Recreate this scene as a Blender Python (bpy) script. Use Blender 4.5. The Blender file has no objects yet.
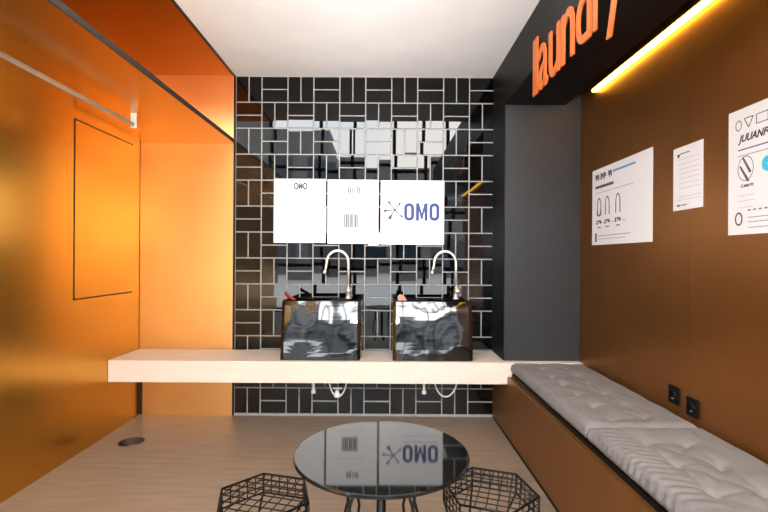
import bpy, bmesh, math, random
from mathutils import Vector, Matrix, noise
random.seed(4)
S = bpy.context.scene
COL = S.collection
PI = math.pi
H = 1.225                       # eye height

# ------------------------------------------------------------------ camera
cd = bpy.data.cameras.new('camera'); cam = bpy.data.objects.new('camera', cd); COL.objects.link(cam)
cam.location = (0, 0, H); cam.rotation_euler = (PI/2, math.radians(-0.35), 0)
cd.sensor_width = 36; cd.lens = 460/768*36; cd.shift_y = 2/768; cd.clip_start = .05
S.camera = cam

# ------------------------------------------------------------------ world, exposure
S.view_settings.view_transform = 'Standard'; S.view_settings.look = 'None'
S.view_settings.gamma = 1; S.view_settings.use_curve_mapping = False
S.view_settings.exposure = 0.0
W = bpy.data.worlds.new('overcast_sky'); S.world = W; W.use_nodes = True
wn = W.node_tree; wn.nodes.clear()
out = wn.nodes.new('ShaderNodeOutputWorld'); bg = wn.nodes.new('ShaderNodeBackground')
tc = wn.nodes.new('ShaderNodeTexCoord'); nz = wn.nodes.new('ShaderNodeTexNoise'); rmp = wn.nodes.new('ShaderNodeValToRGB')
nz.inputs['Scale'].default_value = 3.0; nz.inputs['Detail'].default_value = 3
rmp.color_ramp.elements[0].position = .35; rmp.color_ramp.elements[0].color = (.72, .86, 1, 1)
rmp.color_ramp.elements[1].position = .6; rmp.color_ramp.elements[1].color = (1, .97, .93, 1)
wn.links.new(tc.outputs['Generated'], nz.inputs['Vector']); wn.links.new(nz.outputs['Fac'], rmp.inputs['Fac'])
wn.links.new(rmp.outputs['Color'], bg.inputs['Color']); wn.links.new(bg.outputs['Background'], out.inputs['Surface'])
bg.inputs['Strength'].default_value = 29.0

# portal in the glazed front of the hall (guides sampling only)
pl = bpy.data.lights.new('window_portal', 'AREA'); pl.shape = 'RECTANGLE'; pl.size = 7.6; pl.size_y = 4.9
pl.cycles.is_portal = True
po = bpy.data.objects.new('window_portal', pl); COL.objects.link(po)
po.location = (-.3, -3.98, 2.5); po.rotation_euler = (PI/2, 0, 0)      # faces +Y

# added fill behind the camera to brighten the white ceiling; no real lamp there
fl = bpy.data.lights.new('ceiling_fill_light', 'AREA'); fl.shape = 'DISK'; fl.size = .25; fl.energy = 24; fl.spread = math.radians(70)
fo = bpy.data.objects.new('ceiling_fill_light', fl); COL.objects.link(fo)
fo.location = (-.15, -.2, 1.5); fo.rotation_euler = (Vector((-.15, 2.9, 2.628)) - fo.location).to_track_quat('-Z', 'Y').to_euler()

# ------------------------------------------------------------------ materials
def mat(name, col, rough=.5, metal=0.0, var=0.0, scale=8.0, stretch=(1, 1, 1), bump=0.0, bscale=60, bdet=3, spec=.5, emit=None, estr=0, col2=None, coat=0):
    m = bpy.data.materials.new(name); m.use_nodes = True
    nt = m.node_tree; b = nt.nodes['Principled BSDF']
    b.inputs['Base Color'].default_value = (*col, 1); b.inputs['Roughness'].default_value = rough
    b.inputs['Metallic'].default_value = metal; b.inputs['Specular IOR Level'].default_value = spec
    b.inputs['Coat Weight'].default_value = coat; b.inputs['Coat Roughness'].default_value = .05
    t = nt.nodes.new('ShaderNodeTexCoord'); mp = nt.nodes.new('ShaderNodeMapping'); mp.inputs['Scale'].default_value = stretch
    nt.links.new(t.outputs['Object'], mp.inputs['Vector'])
    if var or col2:
        n = nt.nodes.new('ShaderNodeTexNoise'); n.inputs['Scale'].default_value = scale; n.inputs['Detail'].default_value = 5
        r = nt.nodes.new('ShaderNodeValToRGB')
        c1 = [c*(1-var) for c in col]; c2 = col2 or [min(1, c*(1+var)) for c in col]
        r.color_ramp.elements[0].position = .3; r.color_ramp.elements[1].position = .7
        r.color_ramp.elements[0].color = (*c1, 1); r.color_ramp.elements[1].color = (*c2, 1)
        nt.links.new(mp.outputs[0], n.inputs['Vector']); nt.links.new(n.outputs['Fac'], r.inputs['Fac'])
        nt.links.new(r.outputs['Color'], b.inputs['Base Color'])
    if bump:
        n2 = nt.nodes.new('ShaderNodeTexNoise'); n2.inputs['Scale'].default_value = bscale; n2.inputs['Detail'].default_value = bdet
        bp = nt.nodes.new('ShaderNodeBump'); bp.inputs['Strength'].default_value = bump; bp.inputs['Distance'].default_value = .01
        nt.links.new(mp.outputs[0], n2.inputs['Vector']); nt.links.new(n2.outputs['Fac'], bp.inputs['Height'])
        nt.links.new(bp.outputs['Normal'], b.inputs['Normal'])
    if emit:
        b.inputs['Emission Color'].default_value = (*emit, 1); b.inputs['Emission Strength'].default_value = estr
    return m

M = {}
M['orange'] = mat('orange_satin_panel', (.68, .395, .165), .33, .95, var=.03, scale=3)
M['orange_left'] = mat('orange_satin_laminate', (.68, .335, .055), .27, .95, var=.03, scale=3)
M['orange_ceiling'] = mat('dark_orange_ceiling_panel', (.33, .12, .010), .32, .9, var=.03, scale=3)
M['bronze'] = mat('bronze_satin_panel', (.33, .135, .036), .38, .85, var=.05, scale=3)
M['bench'] = mat('bronze_bench_front', (.27, .115, .03), .40, .7, var=.05, scale=3)
M['floor'] = mat('pale_wood_floor', (.225, .160, .112), .45, 0, var=.14, scale=3.2, stretch=(1, 9, 1), bump=.05, bscale=20)
M['tile'] = mat('black_glazed_tile', (.0006, .0006, .0006), .015, 0, spec=.34)
M['grout'] = mat('pale_grout', (.30, .285, .27), .8, 0, var=.1, scale=20, spec=.2)
M['ceiling'] = mat('white_plaster', (.88, .87, .86), .8, 0, var=.03, scale=4, bump=.05)
M['grey'] = mat('dark_grey_panel', (.026, .027, .029), .5, 0, var=.05, scale=4, spec=.3)
M['bulk'] = mat('dark_brown_panel', (.006, .005, .004), .45, 0, var=.05, scale=4, spec=.15)
M['black'] = mat('matt_black', (.004, .004, .004), .5, 0, spec=.2)
M['counter'] = mat('cream_counter_laminate', (.66, .55, .46), .5, 0, var=.03, scale=4, stretch=(1, 6, 6))
M['tub'] = mat('black_gloss_tub', (.002, .002, .002), .06, 0, spec=.55, bump=1, bscale=6, bdet=0)
M['chrome'] = mat('brushed_nickel', (.85, .80, .74), .35, .85)
M['alu'] = mat('aluminium', (.62, .60, .62), .35, .8)
M['trim'] = mat('bronze_edge_trim', (.03, .022, .016), .5, 0, spec=.3)
M['fabric'] = mat('grey_cushion_fabric', (.175, .160, .152), .9, 0, var=.06, scale=30, bump=.15, bscale=350)
M['button'] = mat('dark_tuft_thread', (.04, .035, .03), .8)
M['white'] = mat('white_board', (.86, .86, .85), .55, 0)
M['paper'] = mat('white_paper', (.88, .88, .90), .6, 0)
M['print_dark'] = mat('dark_print_ink', (.03, .032, .04), .6)
M['print_faint'] = mat('faint_grey_print_ink', (.55, .55, .57), .6)
M['print_grey'] = mat('grey_print_ink', (.10, .10, .115), .6)
M['print_pale'] = mat('pale_grey_print_ink', (.24, .245, .26), .6)
M['print_blue'] = mat('blue_print_ink', (.015, .04, .17), .6)
M['print_skyblue'] = mat('light_blue_print_ink', (.10, .33, .75), .6)
M['print_navy'] = mat('navy_print_ink', (.02, .03, .07), .6)
M['print_cyan'] = mat('cyan_print_ink', (.05, .55, .75), .6)
M['orange_letter'] = mat('orange_acrylic_letter', (.55, .12, .02), .4, 0)
M['wire'] = mat('black_powder_coated_wire', (.003, .003, .003), .4, 0, spec=.15)
M['table'] = mat('black_gloss_table_top', (.006, .006, .006), .04, 0, spec=.40)
M['led'] = mat('warm_led_strip', (1, .8, .4), .5, emit=(1, .54, .06), estr=22)
M['red'] = mat('red_plastic', (.25, .01, .01), .4)
M['copper'] = mat('copper_brown_plastic', (.40, .16, .09), .4, .3)
M['hose'] = mat('white_hose_plastic', (.8, .8, .78), .4)
M['recess'] = mat('dark_brown_recess', (.05, .028, .018), .6, 0, var=.3, scale=30)
M['facade'] = mat('grey_brown_facade', (.13, .13, .135), .8, 0, var=.25, scale=.4)
M['facade_glass'] = mat('dark_facade_glass', (.02, .03, .04), .1)
M['hall_floor'] = mat('dark_hall_floor', (.10, .095, .09), .5, 0, var=.1)
M['hall'] = mat('grey_hall_plaster', (.6, .6, .6), .8, 0, var=.05)
M['pave'] = mat('grey_paving', (.5, .5, .5), .8, 0, var=.1)
M['frame'] = mat('dark_window_frame', (.03, .03, .035), .4)

# ------------------------------------------------------------------ helpers
def new(name, bm, m, parent=None, smooth=False, kind=None, label=None):
    me = bpy.data.meshes.new(name)
    bmesh.ops.recalc_face_normals(bm, faces=bm.faces)
    bm.to_mesh(me); bm.free()
    for x in (m if isinstance(m, (list, tuple)) else [m]): me.materials.append(x)
    if smooth:
        for p in me.polygons: p.use_smooth = True
    o = bpy.data.objects.new(name, me); COL.objects.link(o)
    if parent: o.parent = parent; o.matrix_parent_inverse = Matrix.Translation(-parent.location)
    if kind: o['kind'] = kind
    if label: o['label'] = label
    return o
def tag(o, label, cat, group=None):
    o['label'] = label; o['category'] = cat
    if group: o['group'] = group
    return o
def thing(name, loc, label, cat, group=None):
    o = bpy.data.objects.new(name, None); COL.objects.link(o); o.location = loc; o.empty_display_size = .1
    return tag(o, label, cat, group)
def box(bm, x0, x1, y0, y1, z0, z1, bev=0, mi=0, rot=None):
    n0 = len(bm.verts)
    c = Vector(((x0+x1)/2, (y0+y1)/2, (z0+z1)/2))
    r = bmesh.ops.create_cube(bm, size=1)
    vs = r['verts']
    bmesh.ops.scale(bm, vec=(abs(x1-x0), abs(y1-y0), abs(z1-z0)), verts=vs)
    if bev:
        es = list({e for v in vs for e in v.link_edges})
        b = bmesh.ops.bevel(bm, geom=es, offset=bev, segments=2, profile=.5, affect='EDGES')
        vs = list({v for f in b['faces'] for v in f.verts} | {v for v in vs if v.is_valid})
    if rot: bmesh.ops.transform(bm, matrix=rot, verts=vs)
    bmesh.ops.translate(bm, vec=c, verts=vs)
    if mi:
        for v in vs:
            for f in v.link_faces: f.material_index = mi
    return vs
def bx(*a, **k):
    bm = bmesh.new(); box(bm, *a, **k); return bm
def tube(bm, pts, r, n=8, cap=True):
    """one continuous tube along a polyline; r is a number or one radius per point"""
    P = [Vector(p) for p in pts]; R = r if isinstance(r, (list, tuple)) else [r]*len(P)
    rings = []; nrm = None
    for i, p in enumerate(P):
        if i == 0: t = P[1]-P[0]
        elif i == len(P)-1: t = P[-1]-P[-2]
        else: t = (P[i+1]-p).normalized() + (p-P[i-1]).normalized()
        t.normalize()
        if nrm is None:
            nrm = t.cross(Vector((0, 0, 1)))
            if nrm.length < .01: nrm = t.cross(Vector((1, 0, 0)))
        nrm = (nrm - t*nrm.dot(t)).normalized(); bn = t.cross(nrm)
        rings.append([bm.verts.new(p + (nrm*math.cos(2*PI*k/n) + bn*math.sin(2*PI*k/n))*R[i]) for k in range(n)])
    for a, b in zip(rings, rings[1:]):
        for k in range(n): bm.faces.new((a[k], a[(k+1) % n], b[(k+1) % n], b[k]))
    if cap: bm.faces.new(rings[0][::-1]); bm.faces.new(rings[-1])
def lathe(bm, c, prof, n=48):
    """revolve (r, z) pairs about a vertical axis through c"""
    rings = []
    for r, z in prof:
        if r < 1e-6: rings.append([bm.verts.new((c[0], c[1], c[2]+z))])
        else: rings.append([bm.verts.new((c[0]+r*math.cos(2*PI*k/n), c[1]+r*math.sin(2*PI*k/n), c[2]+z)) for k in range(n)])
    for a, b in zip(rings, rings[1:]):
        for k in range(n):
            q = (k+1) % n
            if len(a) == 1 and len(b) == 1: continue
            if len(a) == 1: bm.faces.new((a[0], b[q], b[k]))
            elif len(b) == 1: bm.faces.new((a[k], a[q], b[0]))
            else: bm.faces.new((a[k], a[q], b[q], b[k]))
def prism(bm, poly, z0, z1, T=None):
    """polygon in XY extruded z0..z1, then transformed"""
    lo = [bm.verts.new((x, y, z0)) for x, y in poly]; hi = [bm.verts.new((x, y, z1)) for x, y in poly]
    bm.faces.new(lo[::-1]); bm.faces.new(hi)
    n = len(poly)
    for k in range(n): bm.faces.new((lo[k], lo[(k+1) % n], hi[(k+1) % n], hi[k]))
    if T: bmesh.ops.transform(bm, matrix=T, verts=lo+hi)
def text_mesh(s, height, width, depth, T, bold=.0, bevel=0, shear=0):
    """letters as a mesh, fitted to width x cap height (origin at lower-left of the baseline), transformed by T"""
    cu = bpy.data.curves.new('t', 'FONT'); cu.body = s; cu.extrude = .5; cu.offset = bold; cu.resolution_u = 4; cu.shear = shear
    ob = bpy.data.objects.new('t', cu); COL.objects.link(ob)
    bpy.context.view_layer.update()
    me = bpy.data.meshes.new_from_object(ob.evaluated_get(bpy.context.evaluated_depsgraph_get()))
    bpy.data.objects.remove(ob); bpy.data.curves.remove(cu)
    xs = [v.co.x for v in me.vertices]; ys = [v.co.y for v in me.vertices]
    y0 = min(ys) if height < 0 else 0
    h = max(ys) if height > 0 else max(ys)-min(ys)
    sx = width/(max(xs)-min(xs)); sy = abs(height)/h; x0 = min(xs)
    bm = bmesh.new(); bm.from_mesh(me); bpy.data.meshes.remove(me)
    for v in bm.verts: v.co = Vector(((v.co.x-x0)*sx, (v.co.y-y0)*sy, (v.co.z+.5)*depth))
    bmesh.ops.transform(bm, matrix=T, verts=bm.verts)
    return bm
def frame_T(origin, ux, uy):
    ux = Vector(ux).normalized(); uy = Vector(uy).normalized(); uz = ux.cross(uy)
    m = Matrix((ux, uy, uz)).transposed().to_4x4(); m.translation = Vector(origin); return m

# ================================================================== STRUCTURE
XL, XR = -1.888, 1.37          # side walls
YB = 3.566                   # face of the tiles
ZC = 2.628                   # ceiling
XT0, XT1 = -1.155, .857      # tile recess
YP = 3.215                   # face of the grey panel
ZS = 2.10                    # soffit underside
ZB = 2.30                    # bulkhead underside
CZ = .512; CF = 3.15          # counter
Y0 = -.9                     # open end of the niche
mod = .2012

# floor, with a round recess
DR = (-1.662, 3.04, .076)
bm = bmesh.new()
ring = [bm.verts.new((DR[0]+DR[2]*math.cos(2*PI*k/32), DR[1]+DR[2]*math.sin(2*PI*k/32), 0)) for k in range(32)]
rect = [bm.verts.new(p) for p in ((-2.1, Y0, 0), (1.6, Y0, 0), (1.6, 3.7, 0), (-2.1, 3.7, 0))]
es = [bm.edges.new((ring[k], ring[(k+1) % 32])) for k in range(32)] + [bm.edges.new((rect[k], rect[(k+1) % 4])) for k in range(4)]
bmesh.ops.triangle_fill(bm, use_beauty=True, edges=es)
for f in list(bm.faces):
    c = f.calc_center_median()
    if (c.x-DR[0])**2 + (c.y-DR[1])**2 < (DR[2]*.98)**2 and all((v.co.x-DR[0])**2 + (v.co.y-DR[1])**2 < (DR[2]*1.01)**2 for v in f.verts): bm.faces.remove(f)
for f in bm.faces:
    if f.normal.z < 0: f.normal_flip()
me = bpy.data.meshes.new('floor'); bm.to_mesh(me); bm.free(); me.materials.append(M['floor'])
o = bpy.data.objects.new('floor', me); COL.objects.link(o); o['kind'] = 'structure'

new('floor_hall', bx(-4, 4, -4, Y0, -.05, 0), M['hall_floor'], kind='structure')
# tiled wall: grout bed plus one slightly tilted glazed tile per block of the basket weave
bm = bmesh.new()
box(bm, XT0, XT1+.15, YB+.0035, YB+.10, 0, ZC, mi=1)
g = .0045
for r in range(14):
    for c in range(11):
        x = XT0 + c*mod; z = ZC - (r+1)*mod
        vert = (r + c) % 2 == 0
        for k in range(2):
            if vert: a = (x + k*mod/2, x + (k+1)*mod/2, z, z+mod)
            else: a = (x, x+mod, z + k*mod/2, z + (k+1)*mod/2)
            x0, x1, z0, z1 = a[0]+g, a[1]-g, max(a[2]+g, .008), a[3]-g
            if z1 - z0 < .03: continue
            if c == 10: x1 = min(x1, XT1+.06)
            if x1 - x0 < .01: continue
            R = Matrix.Rotation(math.radians(random.gauss(0, .22)), 4, 'Z') @ Matrix.Rotation(math.radians(random.gauss(0, .22)), 4, 'X')
            box(bm, x0, x1, YB, YB+.012, z0, z1, bev=.0016, rot=R)
new('wall_back', bm, [M['tile'], M['grout']], kind='structure')

# orange back panel left of the tiles, with a dark shadow gap in the corner
new('wall_back_left', (lambda b: (box(b, XL+.004, XT0-.012, YB-.012, YB+.08, CZ-.1, ZC), box(b, XL+.028, XT0-.012, YB-.012, YB+.08, 0, CZ-.1), b)[2])(bmesh.new()), M['orange'], kind='structure')
new('trim_1', bx(XT0-.012, XT0, YB-.014, YB+.05, 0, ZC), M['black'], kind='structure')
new('trim_2', bx(XL-.02, XL+.03, YB+.005, YB+.09, 0, ZC), M['black'], kind='structure')
new('trim_3', bx(XT0, XT1, YB-.006, YB+.002, 0, .012), M['grout'], kind='structure')
# left wall
bm = bmesh.new(); box(bm, XL-.12, XL, Y0, YB-.004, 0, ZC)
new('wall_left', bm, M['orange_left'], kind='structure')
# right wall, two sheets with a fine joint
bm = bmesh.new(); box(bm, XR, XR+.12, Y0, 2.0635, 0, ZC); box(bm, XR, XR+.12, 2.065, YP+.02, 0, ZC)
new('wall_right', bm, M['bronze'], kind='structure')
# grey panel closing the right of the recess, and its dark side return
new('wall_right_panel', bx(XT1-.012, XR+.1, YP, YP+.42, CZ+.001, ZC), M['grey'], kind='structure')
new('trim_4', bx(XT1-.018, XT1-.012, YP+.004, YB-.001, CZ+.001, ZC), M['black'], kind='structure')
# low ceiling over the niche, orange ceiling beyond the hanging soffit, fascia above the open edge
YC = 2.40
new('ceiling', bx(XT0, XT1, YC, YB+.1, ZC, ZC+.08), M['ceiling'], kind='structure')
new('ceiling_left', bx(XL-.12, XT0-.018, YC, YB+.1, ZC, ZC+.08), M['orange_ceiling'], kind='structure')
new('trim_5', bx(XT0-.018, XT0, YC, YB, ZC-.006, ZC+.08), M['trim'], kind='structure')
bm = bmesh.new(); box(bm, XL, XT0, Y0, YB-.013, ZS, ZS+.022)
sf = new('ceiling_soffit', bm, M['orange_left'], kind='structure')
new('trim_6', bx(XT0, XT0+.006, Y0, YB-.013, ZS-.002, ZS+.026), M['trim'], kind='structure')
# dark bulkhead on the right
new('wall_bulkhead', bx(XT1-.02, 1.258, Y0, YB-.001, ZB, ZC+.06), M['bulk'], kind='structure')
new('ceiling_slot', bx(1.258, XR+.12, Y0, YP+.3, ZC, ZC+.06), M['grey'], kind='structure')
# hall behind the camera: fascia, walls, roof, glazed front with mullions, paving outside
new('wall_fascia', bx(-4, 4, YC, YC+.1, ZC+.08, 5.1), M['hall'], kind='structure')
new('wall_hall_left', bx(-4.1, -4, -4, YC, 0, 5.1), M['hall'], kind='structure')
new('wall_hall_right', bx(4, 4.1, -4, YC, 0, 5.1), M['hall'], kind='structure')
new('ceiling_hall', bx(-4.1, 4.1, -4.1, YC+.1, 5.1, 5.2), M['hall'], kind='structure')
new('wall_front_left', bx(-4, XL-.12, Y0, Y0+.1, 0, 5.1), M['hall'], kind='structure')
new('wall_front_right', bx(XR+.12, 4, Y0, Y0+.1, 0, 5.1), M['hall'], kind='structure')
bm = bmesh.new()
for x in (-4, -2.75, -1.5, -.75, .3, .95, 1.6, 2.8, 4): box(bm, x-.04, x+.04, -4.06, -3.98, 0, 5.1)
for z in (.04, 1.0, 2.25, 3.4, 5.06): box(bm, -4, 4, -4.05, -3.99, z-.04, z+.04)
new('window_1', bm, M['frame'], kind='structure')
new('ground', bx(-30, 30, -40, -4.07, -.12, -.02), M['pave'], kind='structure')

# building across the street: facade with recessed dark windows and a shopfront band
bm = bmesh.new()
box(bm, -26, -3.5, -30, -22, -.02, 9.2); box(bm, -3.5, 9, -31, -23, -.02, 7.4); box(bm, 9, 26, -30, -21.5, -.02, 10)
new('wall_street_facade', bm, M['facade'], kind='structure')
bm = bmesh.new()
for k in range(15):
    x = -20 + k*2.7
    yf = -22 if x < -3.5 else (-23 if x < 9 else -21.5)
    for z in (.5, 3.4, 6.0):
        if z > 5.5 and -3.5 < x < 9: continue
        box(bm, x-.85, x+.85, yf-.05, yf+.04, z, z+(2.0 if z < 1 else 1.6))
new('wall_street_glazing', bm, M['facade_glass'], kind='structure')

# ================================================================== COUNTER
CZ = .512; CF = 3.15
ct = tag(new('counter', bx(XL+.001, XR-.001, CF, YB-.016, CZ-.148, CZ, bev=.003), M['counter']),
         'long thick cream counter shelf running along the tiled wall', 'counter')
# trim the corner of the counter that would run into the grey panel
bm = bmesh.new()
poly = [(XL+.001, CF), (XR-.001, CF), (XR-.001, YB-.016), (XL+.001, YB-.016)]
prism(bm, poly, CZ-.148, CZ)
ct.data = bpy.data.meshes.new('counter'); bmesh.ops.bevel(bm, geom=bm.edges[:], offset=.003, segments=2, affect='EDGES')
bmesh.ops.recalc_face_normals(bm, faces=bm.faces); bm.to_mesh(ct.data); bm.free(); ct.data.materials.append(M['counter'])

# ================================================================== LAUNDRY TUBS WITH TAPS
def make_tub(cx, label, tapx, knobdx):
    w = .278; yb = 3.53; yf = 3.185; zt = CZ + .405
    t = thing('laundry_tub', (cx, (yf+yb)/2, CZ), label, 'sink', 'black tubs on the counter')
    # body: convex glossy front, walls, inner bowl
    bm = bmesh.new(); n = 24; m = 16
    def fy(s, q):                                     # s across 0..1, q up 0..1
        lean = .055*q**1.7
        edge = .008*abs(2*s-1)**40
        return yf + lean + edge - .004*math.sin(PI*s)
    front = [[bm.verts.new((cx - w + 2*w*i/n, fy(i/n, j/m), CZ + .001 + (zt-CZ-.001)*j/m)) for i in range(n+1)] for j in range(m+1)]
    for j in range(m):
        for i in range(n): bm.faces.new((front[j][i], front[j][i+1], front[j+1][i+1], front[j+1][i]))
    b0 = [bm.verts.new((cx-w, yb, CZ+.001)), bm.verts.new((cx+w, yb, CZ+.001)), bm.verts.new((cx+w, yb, zt)), bm.verts.new((cx-w, yb, zt))]
    bm.faces.new(b0)
    bm.faces.new([front[j][0] for j in range(m+1)] + [b0[3], b0[0]])
    bm.faces.new([front[j][n] for j in range(m, -1, -1)] + [b0[1], b0[2]])
    bm.faces.new(front[0][::-1] + [b0[0], b0[1]])
    # top deck with the bowl sunk in
    i0 = [bm.verts.new((cx + a*(w-.035), b, zt)) for a, b in ((-1, yf+.095), (1, yf+.095), (1, yb-.10), (-1, yb-.10))]
    lo = [bm.verts.new((cx + a*(w-.06), b, zt-.22)) for a, b in ((-1, yf+.11), (1, yf+.11), (1, yb-.11), (-1, yb-.11))]
    tl, tr = front[m][0], front[m][n]
    bm.faces.new(front[m] + [i0[1], i0[0]]); bm.faces.new((tr, b0[2], i0[2], i0[1])); bm.faces.new((b0[2], b0[3], i0[3], i0[2])); bm.faces.new((b0[3], tl, i0[0], i0[3]))
    for k in range(4): bm.faces.new((i0[k], i0[(k+1) % 4], lo[(k+1) % 4], lo[k]))
    bm.faces.new(lo)
    new('tub_body', bm, M['tub'], t, smooth=False)
    # slim raised rim
    bm = bmesh.new()
    tube(bm, [(cx-w+.006, yf+.064, zt), (cx+w-.006, yf+.064, zt), (cx+w-.006, yb-.008, zt), (cx-w+.006, yb-.008, zt), (cx-w+.006, yf+.064, zt)], .006, 8)
    new('rim', bm, M['tub'], t, smooth=True)
    bm = bmesh.new(); lathe(bm, (cx, (yf+yb)/2-.02, zt-.219), [(0, .004), (.03, .004), (.034, 0)], 24)
    new('drain', bm, M['chrome'], t)
    # gooseneck tap: riser at the right, arc bending to the left
    ty = yb-.05; R = .0823
    tap = new('tap', (lambda b: (tube(b, [(tapx, ty, zt-.002), (tapx, ty, zt+.27)] +
            [(tapx - R + R*math.cos(a), ty, zt+.27 + R*1.10*math.sin(a)) for a in [PI*k/16 for k in range(1, 17)]] +
            [(tapx-2*R-.006, ty, zt+.235), (tapx-2*R-.014, ty, zt+.205)], .0105, 12), b)[1])(bmesh.new()), M['chrome'], t, smooth=True)
    bm = bmesh.new(); lathe(bm, (tapx, ty, zt), [(0, 0), (.024, 0), (.024, .008), (.017, .014), (.017, .05), (.0, .052)], 24); new('tap_base', bm, M['chrome'], tap, smooth=True)
    bm = bmesh.new(); bmesh.ops.create_uvsphere(bm, u_segments=20, v_segments=14, radius=.028, matrix=Matrix.Translation((tapx+knobdx, ty-.012, zt+.062)))
    tube(bm, [(tapx+knobdx, ty-.012, zt+.062), (tapx+knobdx, ty-.045, zt+.075)], .006, 8)
    new('tap_lever', bm, M['chrome'], tap, smooth=True)
    bm = bmesh.new(); tube(bm, [(tapx-2*R-.013, ty, zt+.21), (tapx-2*R-.018, ty, zt+.185)], .0135, 12); new('spout_tip', bm, M['chrome'], tap, smooth=True)
    return t, zt, yf, yb
T1 = make_tub(-.438, 'black glossy laundry tub with a red handle lying on its rim', -.268, .002)
T2 = make_tub(.342, 'black glossy laundry tub with a copper-brown wedge on its rim, nearer the bench', .545, .010)
zt = T1[1]
# red handle resting on the first tub, copper wedge on the second
bm = bmesh.new(); tube(bm, [(-.725+.02, 3.30, zt+.055), (-.685, 3.285, zt+.035), (-.655, 3.275, zt+.018), (-.630, 3.265, zt+.010)], [.010, .014, .010, .007], 12)
tag(new('brush_handle', bm, M['red'], smooth=True), 'small red plastic handle on the back of the black tub', 'brush')
bm = bmesh.new(); prism(bm, [(0, 0), (.07, 0), (.055, .028), (.02, .05), (.004, .035)], 0, .05, frame_T((.098, 3.33, zt+.002), (1, 0, 0), (0, 0, 1)))
bmesh.ops.bevel(bm, geom=bm.edges[:], offset=.005, segments=2, affect='EDGES')
tag(new('soap_wedge', bm, M['copper']), 'small copper-brown wedge lying on the corner of the black tub', 'sponge')
# waste hoses hanging below the counter
zb = CZ-.148
def hose(cx, rx, rz, knob, label):
    t = thing('drain_hose', (cx, 3.40, zb), label, 'hose', 'hoses under the counter')
    bm = bmesh.new(); tube(bm, [(cx + rx*math.cos(a), 3.40, zb-.002 + rz*math.sin(a)) for a in [PI + PI*k/16 for k in range(17)]], .0052, 10)
    new('hose', bm, M['hose'], t, smooth=True)
    if knob:
        bm = bmesh.new(); lathe(bm, (cx-.005, 3.40, zb-rz-.006), [(0, 0), (.02, .002), (.026, .012), (.024, .026), (.014, .036), (.014, .05), (0, .052)], 20)
        tube(bm, [(cx-.035, 3.40, zb-.105), (cx+.03, 3.40, zb-.105)], .006, 8); new('trap_cup', bm, M['hose'], t, smooth=True)
hose(-.335, .068, .165, True, 'white waste hose with a bulbous trap looping under the counter')
hose(.462, .088, .160, False, 'thin plain white hose loop hanging under the counter')
def stub(cx, label):
    bm = bmesh.new(); lathe(bm, (cx, 3.38, zb), [(0, 0), (.010, 0), (.010, -.11), (.016, -.115), (.016, -.135), (0, -.137)], 16)
    tag(new('pipe_stub', bm, M['hose'], smooth=True), label, 'pipe', 'pipe ends under the counter')
stub(-.512, 'short white pipe end under the counter, beside the bulbous trap')
stub(.30, 'short white pipe end under the counter, beside the plain hose loop')

# ================================================================== BOARDS ON THE TILED WALL
YW = YB - .004
def wallT(x, z): return frame_T((x, YW-.0105, z), (1, 0, 0), (0, 0, 1))
def board(x0, x1, z0, z1, label):
    t = thing('poster_board', ((x0+x1)/2, YW, z0), label, 'poster', 'white boards on the tiled wall')
    new('board', bx(x0, x1, YW-.010, YW, z0, z1, bev=.001), M['white'], t)
    return t
Z0, Z1 = 1.338, 1.832
A = board(-.853, -.453, Z0, Z1, 'white board on the tiles with small dark OMO text near its top edge')
B = board(-.438, -.046, Z0-.004, Z1-.004, 'white board with a grey striped square, between the other two boards on the tiles')
Cc = board(-.028, .462, Z0-.008, Z1-.008, 'wider white board on the tiles with large blue OMO lettering')
new('lettering', text_mesh('OMO', .052, .105, .0008, wallT(-.70, 1.752), bold=.05), M['print_navy'], A, label='small dark blue lettering')
bm = bmesh.new(); box(bm, -.742, -.738, YW-.0112, YW-.0102, 1.752, 1.762)
new('printed_line', bm, M['print_pale'], A)
new('lettering', text_mesh('0|10', .045, .095, .0008, wallT(-.282, 1.727), bold=.03), M['print_dark'], B, label='small dark grey characters')
bm = bmesh.new()
for k in range(7): box(bm, -.312+k*.0165, -.312+k*.0165+(.012 if k % 2 else .008), YW-.0112, YW-.0102, 1.459, 1.562)
new('striped_square', bm, M['print_grey'], B, label='square of grey vertical bars')
bm = bmesh.new(); box(bm, -.32, -.30+.11, YW-.0107, YW-.0101, 1.455, 1.566)
new('square_ground', bm, M['print_faint'], B)
bm = bmesh.new()
box(bm, -.36, -.14, YW-.0112, YW-.0102, 1.62, 1.622)
new('printed_line', bm, M['print_pale'], B)
new('printed_line', bx(-.36, -.14, YW-.0112, YW-.0102, 1.40, 1.402), M['print_pale'], B)
# condensed OMO wordmark
def ring_poly(bm, x, z, w, h, t, r):
    def rr(w, h, r, ox, oz):
        pts = []
        for (cx, cz, a0) in ((w-r, h-r, 0), (r, h-r, PI/2), (r, r, PI), (w-r, r, 3*PI/2)):
            for k in range(7): pts.append((ox + cx + r*math.cos(a0+PI/2*k/6), oz + cz + r*math.sin(a0+PI/2*k/6)))
        return pts
    o_ = rr(w, h, r, x, z); i_ = rr(w-2*t, h-2*t, max(r-t, .004), x+t, z+t)
    n = len(o_)
    for y in (YW-.0112, YW-.0102):
        vo = [bm.verts.new((p[0], y, p[1])) for p in o_]; vi = [bm.verts.new((p[0], y, p[1])) for p in i_]
        for k in range(n): bm.faces.new((vo[k], vo[(k+1) % n], vi[(k+1) % n], vi[k]))
bz = 1.514; bh = .136
bm = bmesh.new(); ring_poly(bm, .153, bz, .078, bh, .0245, .036); new('letter', bm, M['print_blue'], Cc)
bm = bmesh.new(); ring_poly(bm, .348, bz, .078, bh, .0245, .036); new('letter', bm, M['print_blue'], Cc)
bm = bmesh.new()
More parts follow.
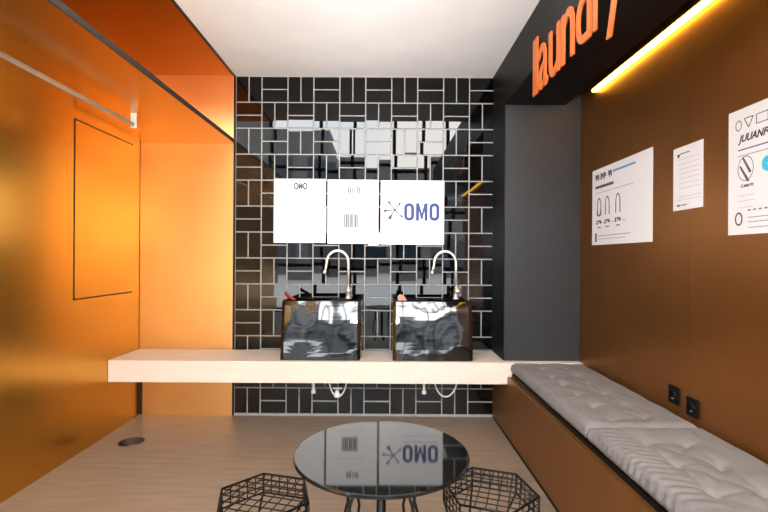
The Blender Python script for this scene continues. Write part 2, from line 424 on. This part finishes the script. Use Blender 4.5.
prism(bm, [(0, 0), (.024, 0), (.024, .075), (.039, .012), (.051, .012), (.066, .075), (.066, 0), (.090, 0), (.090, bh), (.066, bh), (.045, .058), (.024, bh), (0, bh)], 0, .0008, wallT(.2445, bz))
new('letter', bm, M['print_blue'], Cc)
# splash emblem: five thin arms ending in drops
bm = bmesh.new(); cx, cz = .082, 1.597
for ang, L, wd in ((128, .085, .009), (52, .070, .008), (186, .088, .009), (238, .085, .015), (316, .085, .007)):
    a = math.radians(ang); d = Vector((math.cos(a), math.sin(a))); nn = Vector((-d.y, d.x))
    pts = [(0, .0045), (.4, .0036), (.7, wd*.55), (.85, wd*1.1), (.95, wd*.9), (1, wd*.2)]
    poly = [Vector((cx, cz)) + d*L*s + nn*q for s, q in pts] + [Vector((cx, cz)) + d*L*s - nn*q for s, q in reversed(pts)]
    prism(bm, [(p.x, p.y) for p in poly], 0, .0007, frame_T((0, YW-.0103, 0), (1, 0, 0), (0, 0, 1)))
new('splash_emblem', bm, M['print_navy'], Cc)
bm = bmesh.new(); box(bm, .158, .420, YW-.0112, YW-.0102, 1.488, 1.492)
new('printed_line', bm, M['print_grey'], Cc)
new('printed_line', bx(.158, .420, YW-.0112, YW-.0102, 1.440, 1.443), M['print_grey'], Cc)

# ================================================================== LAUNDRY SIGN
# letters face the recess, reading towards the camera
XS = .826
def signT(y, z): return frame_T((XS, y, z), (0, -1, 0), (0, 0, 1))
sg = thing('laundry_sign', (XS, 2.5, 2.17), 'raised orange lettering reading laundry on the dark bulkhead', 'sign')
adv = {'l': .30, 'a': .58, 'u': .60, 'n': .60, 'd': .61, 'r': .38, 'y': .56}
ybeg, ytot = 2.55, .985
zb0 = H + .895; asc = .305
scale = ytot/sum(adv[c] for c in 'laundry')
fw = bpy.data.curves.new('t', 'FONT')
yy = ybeg
def letter_shape(ch, y, w):
    k = {'l': 1.0, 'd': 1.0}.get(ch, .76)
    hh = asc*k
    if ch == 'y': bmx = text_mesh(ch, -asc*1.03, w, .009, signT(y, zb0 - asc*.27), bold=.0)
    else: bmx = text_mesh(ch, hh, w, .009, signT(y, zb0), bold=.0)
    return bmx
for ch in 'laundry':
    w = adv[ch]*scale
    new('letter', letter_shape(ch, yy - w*.05, w*.84), M['orange_letter'], sg)
    yy -= w
# slim carrier holding the letters to the bulkhead
for p in ('rail',):
    new('mounting_rail', bx(XS+.001, XT1-.003, ybeg-1.1, ybeg, ZB+.015, ZB+.035), M['bulk'], sg)

# ================================================================== LED STRIP
t = thing('led_strip_light', (1.35, 1.2, H+1.10), 'warm glowing light strip in the slot between bulkhead and bronze wall', 'light')
new('diffuser', bx(1.340, XR-.001, Y0+.1, 2.98, H+1.082, H+1.100, bev=.003), M['led'], t)
new('housing', bx(1.343, XR-.001, Y0+.1, 2.985, H+1.101, H+1.109), M['alu'], t)

# ================================================================== HANGING RAIL, LEFT
t = thing('hanging_rail', (-1.525, 1.5, 2.02), 'long slim silver rail hung under the orange soffit', 'rail')
new('bar', bx(-1.532, -1.518, .3, 2.79, 2.012, 2.034, bev=.002), M['alu'], t)
bm = bmesh.new(); box(bm, -1.543, -1.507, 2.79, 2.797, 2.005, 2.098, bev=.002)
new('end_plate', bm, M['hose'], t, label='white end plate')

# ================================================================== ACCESS PANEL, LEFT WALL
t = thing('access_panel', (XL, 3.12, .96), 'large flush orange access panel outlined by a dark gap on the wall', 'panel')
new('panel_leaf', bx(XL+.0005, XL+.003, 2.805, 3.44, .965, 2.055), M['orange_left'], t)
bm = bmesh.new()
for a in ((2.795, 2.805, .955, 2.065), (2.795, 3.45, .955, .965), (2.795, 3.45, 2.055, 2.065)):
    box(bm, XL+.0003, XL+.0015, *a)
new('gap_outline', bm, M['recess'], t)

# ================================================================== FLOOR RECESS
t = thing('floor_drain', (DR[0], DR[1], -.03), 'small round dark drain opening in the wooden floor', 'drain')
bm = bmesh.new(); lathe(bm, (DR[0], DR[1], 0), [(DR[2]+.004, .0015), (DR[2]-.002, .0015), (DR[2]-.002, -.05), (0, -.05)], 32)
new('cup', bm, M['recess'], t, smooth=False)
bm = bmesh.new(); lathe(bm, (DR[0]+.01, DR[1]-.01, -.048), [(0, .02), (.045, .018), (.05, 0)], 24)
new('plug', bm, M['floor'], t, smooth=False)

# ================================================================== BENCH
BX = .862
t = thing('bench', (1.1, 1.5, 0), 'bronze-fronted built-in bench box along the bronze wall', 'bench')
bm = bmesh.new(); box(bm, BX-.013, XR-.001, -.5, CF-.002, .0, .418, bev=.002)
new('bench_box', bm, M['bench'], t)
bm = bmesh.new(); box(bm, BX-.014, XR-.001, CF+.002, YB-.002, .0, CZ-.15); 
new('bench_end', bm, M['bench'], t)
bm = bmesh.new(); box(bm, BX+.018, XR-.002, -.5, CF-.004, .4185, .438)
new('seat_board', bm, M['black'], t, label='black seat board')
new('kick_strip', bx(BX-.017, BX-.013, -.5, YB-.01, 0, .012), M['black'], t)

def cushion(y0, y1, rows, label, amp, seedv):
    x0, x1 = BX+.004, XR-.004; zb_, th = .4405, .078
    t = thing('seat_cushion', ((x0+x1)/2, (y0+y1)/2, zb_), label, 'cushion', 'grey tufted cushions on the bench')
    nx, ny = 84, int((y1-y0)*150)
    tufts = rows
    bm = bmesh.new(); top = []; bot = []
    def h(x, y):
        d = min(x-x0, x1-x, y-y0, y1-y); re = .042
        e = max(0, min(1, d/re)); edge = math.sqrt(max(0, 1-(1-e)**2))
        z = .50 + .50*edge
        dz = 0
        for tx, ty, s in tufts:
            r2 = (x-tx)**2 + (y-ty)**2
            dz -= s*(.013*math.exp(-r2/.0006) + .005*math.exp(-r2/.006))
        # creases joining neighbouring tufts
        for i in range(len(tufts)):
            for j in range(i+1, len(tufts)):
                ax, ay, s1 = tufts[i]; bx_, by_, s2 = tufts[j]
                L2 = (bx_-ax)**2 + (by_-ay)**2
                if L2 > .066: continue
                q = ((x-ax)*(bx_-ax) + (y-ay)*(by_-ay))/L2
                if q < 0 or q > 1: continue
                px, py = ax+q*(bx_-ax), ay+q*(by_-ay); dd = (x-px)**2 + (y-py)**2
                dz -= .0065*min(s1, s2)*math.exp(-dd/.00007)*(1-.5*math.sin(PI*q)) + .003*math.exp(-dd/.002)*min(s1, s2)
        # folds pulled towards the front edge
        f = max(0, 1-(x-x0)/.20)
        ph = noise.noise(Vector((y*2.2+seedv, x*3, 0)))*4
        dz += amp*.0040*f*math.sin(y*150 + ph*1.5 + (x-x0)*30)*(.35+.65*abs(noise.noise(Vector((y*5+seedv, 0, 0))))*2)
        dz += .006*noise.noise(Vector((x*9, y*7+seedv, 1))) + .0025*noise.noise(Vector((x*30, y*10+seedv, 3)))
        return z, dz*edge
    for j in range(ny+1):
        y = y0 + (y1-y0)*(.5-.5*math.cos(PI*j/ny))*.25 + (y1-y0)*j/ny*.75
        rt, rb = [], []
        for i in range(nx+1):
            u = i/nx; x = x0 + (x1-x0)*((.5-.5*math.cos(PI*u))*.5 + u*.5)
            z, dz = h(x, y)
            fr = max(0, 1-(x-x0)/.05); wob = fr*(.006*noise.noise(Vector((y*9+seedv, 2, 0))) + amp*.0030*math.sin(y*150 + noise.noise(Vector((y*2.2+seedv, x0*3, 0)))*6)*(.4+abs(noise.noise(Vector((y*5+seedv, 0, 0))))*1.6) + .004)
            rt.append(bm.verts.new((x+wob, y, zb_ + th*z + dz)))
            zz = zb_ + th*(1-z)*.9
            rb.append(bm.verts.new((x+wob*.4, y, zz)))
        top.append(rt); bot.append(rb)
    for j in range(ny):
        for i in range(nx):
            bm.faces.new((top[j][i], top[j][i+1], top[j+1][i+1], top[j+1][i]))
            bm.faces.new((bot[j][i], bot[j+1][i], bot[j+1][i+1], bot[j][i+1]))
    for j in range(ny):
        bm.faces.new((top[j][0], top[j+1][0], bot[j+1][0], bot[j][0])); bm.faces.new((top[j][nx], bot[j][nx], bot[j+1][nx], top[j+1][nx]))
    for i in range(nx):
        bm.faces.new((top[0][i], bot[0][i], bot[0][i+1], top[0][i+1])); bm.faces.new((top[ny][i], top[ny][i+1], bot[ny][i+1], bot[ny][i]))
    new('cushion_cover', bm, M['fabric'], t, smooth=True)
    for tx, ty, s in tufts:
        z, dz = h(tx, ty); b = bmesh.new()
        lathe(b, (tx, ty, zb_+th*z+dz-.002), [(0, .009), (.006, .0075), (.0085, .003), (.0085, 0)], 12)
        new('tuft_button', b, M['button'] if s >= 1 else M['fabric'], t, smooth=True)
cushion(1.975, CF-.006, [(x, 2.06+.187*k + (.0 if x < 1.1 else .02), .7) for k in range(6) for x in (1.02, 1.19)], 'grey tufted cushion at the counter end of the bench', .8, 3.1)
cushion(.55, 1.965, [(x, 1.80-.19*k, 1.0) for k in range(6) for x in (1.02, 1.19)], 'grey tufted cushion with dark buttons, the nearer bench cushion below the sockets', 1.3, 8.4)

# ================================================================== SOCKETS
def socket(yc, zc, label):
    t = thing('wall_socket', (XR, yc, zc), label, 'socket', 'black sockets on the bronze wall')
    new('plate', bx(XR-.009, XR-.0005, yc-.039, yc+.039, zc-.041, zc+.041, bev=.003), M['black'], t)
    bm = bmesh.new(); lathe(bm, (0, 0, 0), [(0, .0035), (.020, .0035), (.022, .006), (.024, .006), (.025, 0)], 24)
    bmesh.ops.transform(bm, matrix=frame_T((XR-.0085, yc, zc), (0, 1, 0), (0, 0, 1)) @ Matrix.Rotation(PI, 4, 'X'), verts=bm.verts)
    new('socket_ring', bm, M['wire'], t, smooth=True)
    new('indicator', bx(XR-.0125, XR-.009, yc-.010, yc+.006, zc-.018, zc-.012), M['alu'], t, label='small pale metal contact')
socket(2.160, .590, 'black square wall socket nearer the counter')
socket(2.030, .573, 'black square wall socket nearer the camera, farther from the counter')

# ================================================================== POSTERS ON THE RIGHT WALL
def rT(y, z): return frame_T((XR-.0028, y, z), (0, -1, 0), (0, 0, 1))
def poster(ya, yb_, z0, z1, label):
    t = thing('poster', (XR, (ya+yb_)/2, z0), label, 'poster', 'paper posters on the bronze wall')
    new('sheet', bx(XR-.0026, XR-.0006, yb_, ya, z0, z1), M['paper'], t)
    return t
def pr(t, name, m, rects, label=None):
    """printed rectangles: (s0, s1, z0, z1), s runs along the sheet from its far edge"""
    bm = bmesh.new()
    for s0, s1, z0, z1 in rects: box(bm, XR-.0034, XR-.0027, t['_ya']-s1, t['_ya']-s0, z0, z1)
    return new(name, bm, M[m], t, label=label)
def ellipse_ring(bm, ya, s, z, rs, rz, th, a0=0, a1=2*PI, n=28):
    pts = [a0 + (a1-a0)*k/n for k in range(n+1)]
    for p, q in zip(pts, pts[1:]):
        vs = [bm.verts.new((XR-.0032, ya-(s+(rs+d)*math.cos(a)), z+(rz+d)*math.sin(a))) for a, d in ((p, -th/2), (q, -th/2), (q, th/2), (p, th/2))]
        bm.faces.new(vs)
# first poster, landscape
ya = 3.025; zb1, zt1 = H+.092, H+.576
P = poster(ya, 2.347, zb1, zt1, 'large white paper poster with three small pictures, the one nearest the counter'); P['_ya'] = ya
for k, (wd, st) in enumerate(((.055, .045), (.075, .115), (.045, .215))):
    b = bmesh.new()
    for j in range(4): box(b, XR-.0034, XR-.0027, ya-(st+wd*(j+.75)/4), ya-(st+wd*j/4), zt1-.062-(.012 if (j+k) % 2 else 0), zt1-.038+(.0 if j % 2 else .006))
    new('heading_mark', b, M['print_dark'], P)
pr(P, 'blue_bar', 'print_skyblue', [(.27, .52, zt1-.052, zt1-.040)], 'light blue bar')
pr(P, 'subheading', 'print_grey', [(.045, .28, zt1-.125, zt1-.108)])
pr(P, 'printed_line', 'print_grey', [(.045, .50, zt1-.155, zt1-.153), (.05, .42, zb1+.135, zb1+.137), (.08, .47, zb1+.055, zb1+.058), (.08, .42, zb1+.035, zb1+.037)])
for s in (.098, .204, .332):
    b = bmesh.new(); ellipse_ring(b, ya, s, zt1-.245, .024, .055, .010, 0, PI if s > .1 else 2*PI)
    for j in (-1, 1): box(b, XR-.0034, XR-.0027, ya-(s+.024*j+.005), ya-(s+.024*j-.005), zt1-.300, zt1-.245)
    new('picture', b, M['print_grey'], P)
    pr(P, 'caption', 'print_dark', [(s-.032, s-.02, zt1-.355, zt1-.328), (s-.012, s+.008, zt1-.340, zt1-.328), (s+.012, s+.030, zt1-.350, zt1-.330), (s-.02, s+.022, zt1-.377, zt1-.371)])
pr(P, 'footer_mark', 'print_dark', [(.045, .065, zb1+.02, zb1+.075)])
# small sheet
ya = 2.178; z0, z1 = H+.229, H+.520
P = poster(ya, 1.976, z0, z1, 'small white paper notice pinned between the two large posters'); P['_ya'] = ya
b = bmesh.new(); prism(b, [(.028, -.032), (.05, -.032), (.039, -.052)], 0, .0006, rT(ya, z1)); new('corner_mark', b, M['print_dark'], P)
pr(P, 'heading', 'print_dark', [(.05, .115, z1-.034, z1-.030)])
pr(P, 'printed_line', 'print_faint', [(.04, .18, z1-.06-.022*k, z1-.058-.022*k) for k in range(7)] + [(.04, .19, z0+.06, z0+.062), (.03, .19, z0+.045, z0+.047)])
pr(P, 'footer_mark', 'print_grey', [(.03, .05, z0+.018, z0+.026), (.055, .10, z0+.020, z0+.024)])
# third poster
ya = 1.829; z0, z1 = H+.098, H+.580
P = poster(ya, 1.15, z0, z1, 'large white paper poster with round care symbols, partly beyond the frame, nearest the camera'); P['_ya'] = ya
b = bmesh.new(); ellipse_ring(b, ya, .052, z1-.062, .014, .019, .0035)
for q in ((.080, -.042, .122, -.042), (.122, -.042, .101, -.080), (.101, -.080, .080, -.042)):
    d = Vector((q[2]-q[0], q[3]-q[1])).normalized()*.0018; n = (-d.y, d.x)
    prism(b, [(q[0]+n[0], q[1]+n[1]), (q[0]-n[0], q[1]-n[1]), (q[2]-n[0], q[3]-n[1]), (q[2]+n[0], q[3]+n[1])], 0, .0006, rT(ya, z1))
new('care_symbol', b, M['print_grey'], P)
b = bmesh.new()
for s in (.135, .215, .295): 
    for a in ((s, s+.055, z1-.044, z1-.041), (s, s+.055, z1-.078, z1-.075), (s, s+.003, z1-.078, z1-.041), (s+.052, s+.055, z1-.078, z1-.041)):
        box(b, XR-.0034, XR-.0027, ya-a[1], ya-a[0], a[2], a[3])
new('care_symbol', b, M['print_grey'], P)
new('lettering', text_mesh('JUUANFOR', .027, .185, .0006, rT(ya-.05, z1-.128), bold=.03, shear=.3), M['print_dark'], P, label='slanted dark heading letters')
pr(P, 'printed_line', 'print_blue', [(.05, .62, z1-.160, z1-.156)], 'dark blue rule')
pr(P, 'printed_line', 'print_grey', [(.05, .62, z1-.182, z1-.180), ])
pr(P, 'printed_line', 'print_faint', [(.05, .13, z1-.335, z1-.333), (.05, .13, z1-.355, z1-.353), (.05, .12, z1-.38, z1-.378)])
b = bmesh.new(); ellipse_ring(b, ya, .087, z1-.232, .037, .046, .0030)
for q in (-.02, .012): 
    prism(b, [(.065+q*.4, .03+q), (.072+q*.4, .033+q), (.112+q*.3, -.028+q), (.102+q*.3, -.032+q)], 0, .0006, rT(ya, z1-.232))
new('round_picture', b, M['print_grey'], P)
new('lettering', text_mesh('Learn', .014, .060, .0006, rT(ya-.065, z1-.302), bold=.02, shear=.3), M['print_dark'], P)
b = bmesh.new(); ellipse_ring(b, ya, .185, z1-.232, .012, .016, .022); new('cyan_dot', b, M['print_cyan'], P)
b = bmesh.new(); ellipse_ring(b, ya, .055, z0+.060, .016, .023, .006); new('ring_mark', b, M['print_navy'], P)
pr(P, 'printed_line', 'print_grey', [(.10+.025*k, .112+.025*k, z0+.088, z0+.093) for k in range(16)] + [(.10, .6, z0+.062, z0+.064), (.10, .6, z0+.045, z0+.047), (.10, .6, z0+.024, z0+.026)])
for o in S.objects:
    if '_ya' in o.keys(): del o['_ya']

# ================================================================== TABLE
TX, TY, TZ, TR = -.004, 1.374, .648, .259
t = thing('round_table', (TX, TY, 0), 'round black table with a mirror-glossy top between the wire stools', 'table')
bm = bmesh.new(); lathe(bm, (TX, TY, TZ), [(0, 0), (TR-.004, 0), (TR-.001, -.0015), (TR, -.005), (TR-.001, -.0095), (TR-.004, -.012), (0, -.012)], 128)
tt = new('table_top', bm, M['table'], t)
bm = bmesh.new(); tube(bm, [(TX, TY, .012), (TX, TY, TZ-.012)], .014, 16); new('pole', bm, M['wire'], t, smooth=True)
bm = bmesh.new(); lathe(bm, (TX, TY, TZ-.018), [(0, 0), (.06, 0), (.06, .006), (0, .006)], 32); new('mounting_plate', bm, M['wire'], t)
for k in range(4):
    a = PI/4 + k*PI/2; d = Vector((math.cos(a), math.sin(a), 0)); n = Vector((-d.y, d.x, 0))
    bm = bmesh.new(); c0 = Vector((TX, TY, 0))
    tube(bm, [c0+d*.12+n*.035+Vector((0, 0, TZ-.015)), c0+d*.13-n*.03+Vector((0, 0, TZ-.22)), c0+d*.17+Vector((0, 0, .006))], .0045, 8)
    tube(bm, [c0+d*.12-n*.035+Vector((0, 0, TZ-.015)), c0+d*.13+n*.03+Vector((0, 0, TZ-.22)), c0+d*.17+Vector((0, 0, .006))], .0045, 8)
    tube(bm, [c0+d*.12-n*.035+Vector((0, 0, TZ-.015)), c0+d*.12+n*.035+Vector((0, 0, TZ-.015)), c0+Vector((0, 0, TZ-.014))], .0045, 8)
    new('leg', bm, M['wire'], t, smooth=True)

# ================================================================== WIRE STOOLS
def make_stool(cx, cy, rot, label, R=.161, hz=.43):
    t = thing('wire_stool', (cx, cy, 0), label, 'stool', 'black wire stools by the table')
    def V(k, r=R, z=hz): a = math.radians(rot) + k*PI/3; return Vector((cx + r*math.cos(a), cy + r*math.sin(a), z))
    low = .068; wr = .0021
    bm = bmesh.new(); tube(bm, [V(k) for k in range(6)] + [V(0)], .0042, 8); new('top_ring', bm, M['wire'], t, smooth=True)
    bm = bmesh.new(); tube(bm, [V(k, R, hz-low) for k in range(6)] + [V(0, R, hz-low)], .0036, 8); new('lower_ring', bm, M['wire'], t, smooth=True)
    # seat mesh: two crossing families of wires clipped to the hexagon
    bm = bmesh.new()
    ap = R*math.cos(PI/6); a0 = math.radians(rot) + PI/6
    for fam in (0, PI/2):
        d = Vector((math.cos(a0+fam), math.sin(a0+fam), 0)); n = Vector((-d.y, d.x, 0))
        N = 9
        for k in range(-(N//2), N//2+1):
            off = k*.034
            ts = []
            for e in range(6):
                p, q = V(e, R, 0)-Vector((cx, cy, 0)), V(e+1, R, 0)-Vector((cx, cy, 0))
                dp, dq = p.dot(n)-off, q.dot(n)-off
                if dp*dq < 0: ts.append((p + (q-p)*(dp/(dp-dq))).dot(d))
            if len(ts) >= 2:
                c0 = Vector((cx, cy, hz)); lo_, hi_ = min(ts), max(ts)
                tube(bm, [c0+n*off+d*lo_, c0+n*off+d*hi_], wr, 6)
    new('seat_mesh', bm, M['wire'], t)
    # side band mesh
    bm = bmesh.new()
    for e in range(6):
        for k in range(1, 5): p = V(e).lerp(V(e+1), k/5); tube(bm, [p, p-Vector((0, 0, low))], wr, 6)
        for q in (1/3, 2/3): tube(bm, [V(e, R, hz-low*q), V(e+1, R, hz-low*q)], wr, 6)
    new('side_mesh', bm, M['wire'], t)
    for k in range(6):
        bm = bmesh.new(); tube(bm, [V(k), V(k, R, hz-low), V(k+.5, R*.62, hz*.42), V(k+.5, R*.98, .005)], .0040, 8); new('leg', bm, M['wire'], t, smooth=True)
    bm = bmesh.new(); tube(bm, [V(k+.5, R*.98, .005) for k in range(6)] + [V(.5, R*.98, .005)], .0040, 8); new('base_ring', bm, M['wire'], t, smooth=True)
    return t
make_stool(.371, 1.590, 41, 'black hexagonal wire stool between the round table and the bench')
make_stool(-.396, 1.535, 45, 'black hexagonal wire stool on the open floor side of the table')
